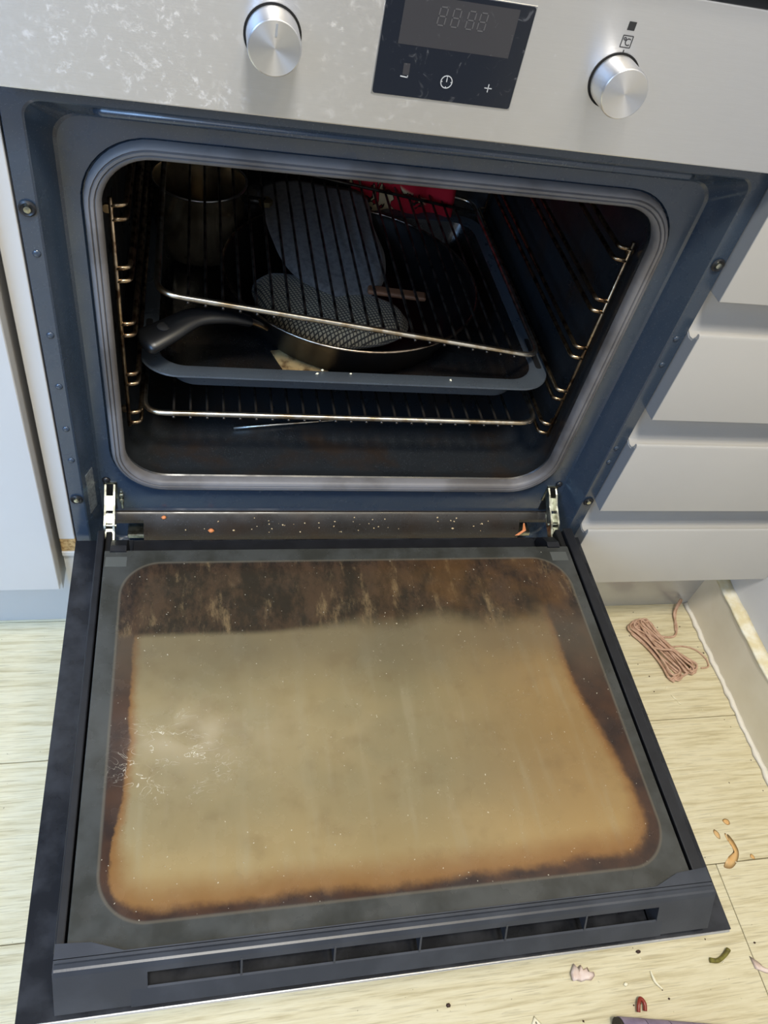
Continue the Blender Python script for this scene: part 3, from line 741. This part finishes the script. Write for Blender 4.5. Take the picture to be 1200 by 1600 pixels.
g = G().tube(smoothpath([(.4120, -.4430, ZF+.003), (.4220, -.4445, ZF+.0028), (.4330, -.4400, ZF+.003), (.4400, -.4350, ZF+.0035)], 6), lambda t: .0024+.0012*abs(t-.5), 8)
tag(g.obj('bean_stem', simple('stem_green', (122, 116, 48), .6, 0, rgb2=(92, 84, 36), vscale=200), None, True), 'olive green bean stem on the floor right of the door corner', 'stem')
g = G().tube(smoothpath([(.3345, -.4450, ZF+.002), (.3350, -.4510, ZF+.002), (.3365, -.4570, ZF+.002), (.3420, -.4640, ZF+.002)], 5), lambda t: .0017*(1-.5*abs(2*t-1)), 6)
tag(g.obj('garlic_peel', garlic, None, True), 'curved cream sliver of garlic peel below the door corner', 'peel')
floor_piece('garlic_crumb', [(.2972, -.4540), (.3000, -.4515), (.3035, -.4530), (.3030, -.4556), (.2995, -.4565)], .0015, garlic, 'small round cream peel between the onion skin and garlic sliver', 'peel')
floor_piece('garlic_peel', [(.1790, -.4790), (.1850, -.4700), (.1920, -.4790), (.1880, -.4800), (.1850, -.4740), (.1815, -.4800)], .0015, garlic, 'cream V shaped peel at the bottom edge of the photo', 'peel')
for (x, y, a, ln, lb) in ((.5030, -.0940, .4, .007, 'cream peel sliver touching the end of the cord bundle'), (.5080, -.1110, -1.0, .011, 'longer cream sliver on the floor just below the cord bundle'), (.5130, -.1200, -.8, .007, 'thin cream sliver farthest below the cord bundle')):
    c, s = math.cos(a)*ln/2, math.sin(a)*ln/2; px_, py_ = -s*.25, c*.25
    floor_piece('peel_sliver', [(x-c, y-s), (x-px_, y-py_), (x+c, y+s), (x+px_, y+py_)], .0012, garlic, lb, 'peel', group='peel slivers by the cord')
brown = simple('dark_crumb', (58, 36, 28), .6)
for (x, y, r, lb) in ((.0928, -.4491, .0035, 'dark brown crumb on the floor below the middle of the door'), (.3279, -.4240, .0034, 'dark brown crumb right beside the door edge above the garlic sliver')):
    floor_piece('burnt_crumb', [(x+r*math.cos(k*1.05)*random.uniform(.7, 1.2), y+r*.8*math.sin(k*1.05)*random.uniform(.7, 1.2)) for k in range(6)], .0022, brown, lb, 'crumb', group='burnt crumbs')
# orange sauce stains
sauce = simple('sauce_stain', (220, 174, 112), .35, 0, rgb2=(216, 182, 130), vscale=60)
def stain(pts, label):
    o = floor_piece('sauce_stain', spline2(pts, 4), .00022, sauce, label, 'stain', group='orange sauce stains', K=2); return o
stain([(.4790, -.3450), (.4850, -.3385), (.4960, -.3330), (.5040, -.3270), (.5050, -.3160), (.5020, -.3070), (.5045, -.3075), (.5080, -.3170), (.5085, -.3290), (.5010, -.3400), (.4890, -.3475)], 'largest orange sauce smear with a curved tail on the plank seam')
stain([(.5035, -.2890), (.5080, -.2865), (.5130, -.2890), (.5125, -.2940), (.5075, -.2945)], 'orange sauce drop farthest from the long smear')
stain([(.4840, -.3020), (.4870, -.2985), (.4915, -.3040), (.4900, -.3110), (.4860, -.3090)], 'orange sauce drop nearest the oven door edge')
stain([(.4985, -.3060), (.5010, -.3050), (.5015, -.3120), (.4995, -.3155)], 'small narrow orange sauce drop between the other drops')
stain([(.5215, -.3370), (.5240, -.3330), (.5275, -.3360), (.5265, -.3400)], 'faint orange sauce drop right of the long smear')
# mauve rolled mat in the lower corner
mat_ = thing('rolled_mat', 'mauve slatted mat rolled up at the bottom edge of the photo', 'mat', (.33, -.51, ZF))
mauve = simple('mauve_slat', (152, 138, 164), .5, 0, rgb2=(130, 116, 142), vscale=60)
for k in range(5):
    x0 = .2720+.0275*k; y_c = -.4985-.0053*k
    G().loops([[(xx, y_c-(.0002 if xx == x0 else .0052)+.0150*math.cos(2*PI*i/20), ZF+.0152+.0150*math.sin(2*PI*i/20)) for i in range(20)] for xx in (x0, x0+.0266)], True, True).obj('slat', mauve, mat_, True, 40)
G().loops([[(xx, -.4983-(xx-.27)*.19+.0142*math.cos(2*PI*i/16), ZF+.0152+.0142*math.sin(2*PI*i/16)) for i in range(16)] for xx in (.2690, .4090)], True, True).obj('core', simple('mat_core', (60, 54, 46), .9, 0, .4, 200, bump=.6), mat_, True, 40)
pr = G().tube(smoothpath([(.3040, -.4820, ZF+.004), (.3060, -.4750, ZF+.006), (.3100, -.4700, ZF+.006), (.3135, -.4750, ZF+.005), (.3120, -.4820, ZF+.004)], 6), .0022, 8)
tag(pr.obj('chilli_peel', simple('red_peel', (140, 50, 36), .3), None, True), 'dark red loop of peel beside the mauve rolled mat', 'peel')

# crumbs: nobody could count them
def crumbs(name, spots, mat, label, rmin, rmax):
    g_ = G(); R_ = random.Random(11)
    for (x, y, z) in spots:
        r = R_.uniform(rmin, rmax); a = R_.uniform(0, 6.3); e = R_.uniform(.5, 1.6)
        pts = [(x+r*e*math.cos(a), y+r*e*math.sin(a), z), (x-r*math.sin(a), y+r*math.cos(a), z), (x-r*e*math.cos(a), y-r*e*math.sin(a), z), (x+r*math.sin(a), y-r*math.cos(a), z), (x, y, z+r), (x, y, z-r*.3)]
        g_.add(pts, [(0, 1, 4), (1, 2, 4), (2, 3, 4), (3, 0, 4), (1, 0, 5), (2, 1, 5), (3, 2, 5), (0, 3, 5)])
    return tag(g_.obj(name, mat), label, 'crumbs', kind='stuff')
R_ = random.Random(5)
crumbs('floor_crumbs', [(R_.uniform(.30, .59), R_.uniform(-.50, .04), ZF+.0004) for _ in range(70)]+[(R_.uniform(-.05, .32), R_.uniform(-.56, -.47), ZF+.0004) for _ in range(25)], brown, 'scattered dark crumbs on the floor right of the oven door', .0006, .0014)
crumbs('pale_floor_crumbs', [(R_.uniform(.22, .56), R_.uniform(-.50, -.12), ZF+.0004) for _ in range(30)], garlic, 'scattered pale crumbs on the floor right of the oven door', .0006, .0014)
sc_ = []
for _ in range(46):
    t = R_.uniform(.15, .9); sc_.append((R_.uniform(-.21, .21), .0245-.0145*t, .0080-.0190*t))
crumbs('sill_crumbs', sc_, simple('pale_crumb', (222, 196, 150), .7), 'pale crumbs scattered on the sill below the cavity', .0005, .0014)
crumbs('glass_crumbs', [(R_.uniform(-.235, .23), R_.uniform(-.41, -.055), GZ+.0002) for _ in range(45)], simple('glass_crumb', (196, 186, 160), .7), 'tiny specks of food on the inner door glass', .0003, .0008)
crumbs('tray_crumbs', [(-.046, .0700, TZ+.001), (-.040, .0760, TZ+.001), (-.010, .072, TZ+.001), (.10, .068, TZ+.001)], garlic, 'white crumbs on the front rim of the baking tray', .0012, .0020)
peel2 = simple('orange_peel', (226, 140, 84), .5)
for (x, y, z, r, lb) in ((-.1530, .0120, -.0070, .0036, 'orange crumb in the middle of the oven sill'), (-.2050, .0215, .0050, .0030, 'small orange crumb at the left end of the oven sill')):
    o = pillow([(x+r*math.cos(k*1.05)*random.uniform(.6, 1.2), y+r*.8*math.sin(k*1.05)) for k in range(6)], .002, lambda u, v_, h, z=z: (u, v_, z+h+.001), 3).obj('food_crumb', peel2, None, True); tag(o, lb, 'crumb', 'orange food crumbs')
o = G().loops([[(.2200, .0085, -.0140), (.2245, .0075, -.0125), (.2235, .0095, -.0120)], [(.2290, .0110, -.0080), (.2330, .0100, -.0060), (.2310, .0120, -.0055)], [(.2285, .0155, .0010), (.2300, .0150, .0015), (.2295, .0160, .0018)]], True, True).obj('orange_peel', peel2)
tag(o, 'pale orange peel wedged at the right end of the oven sill', 'peel')
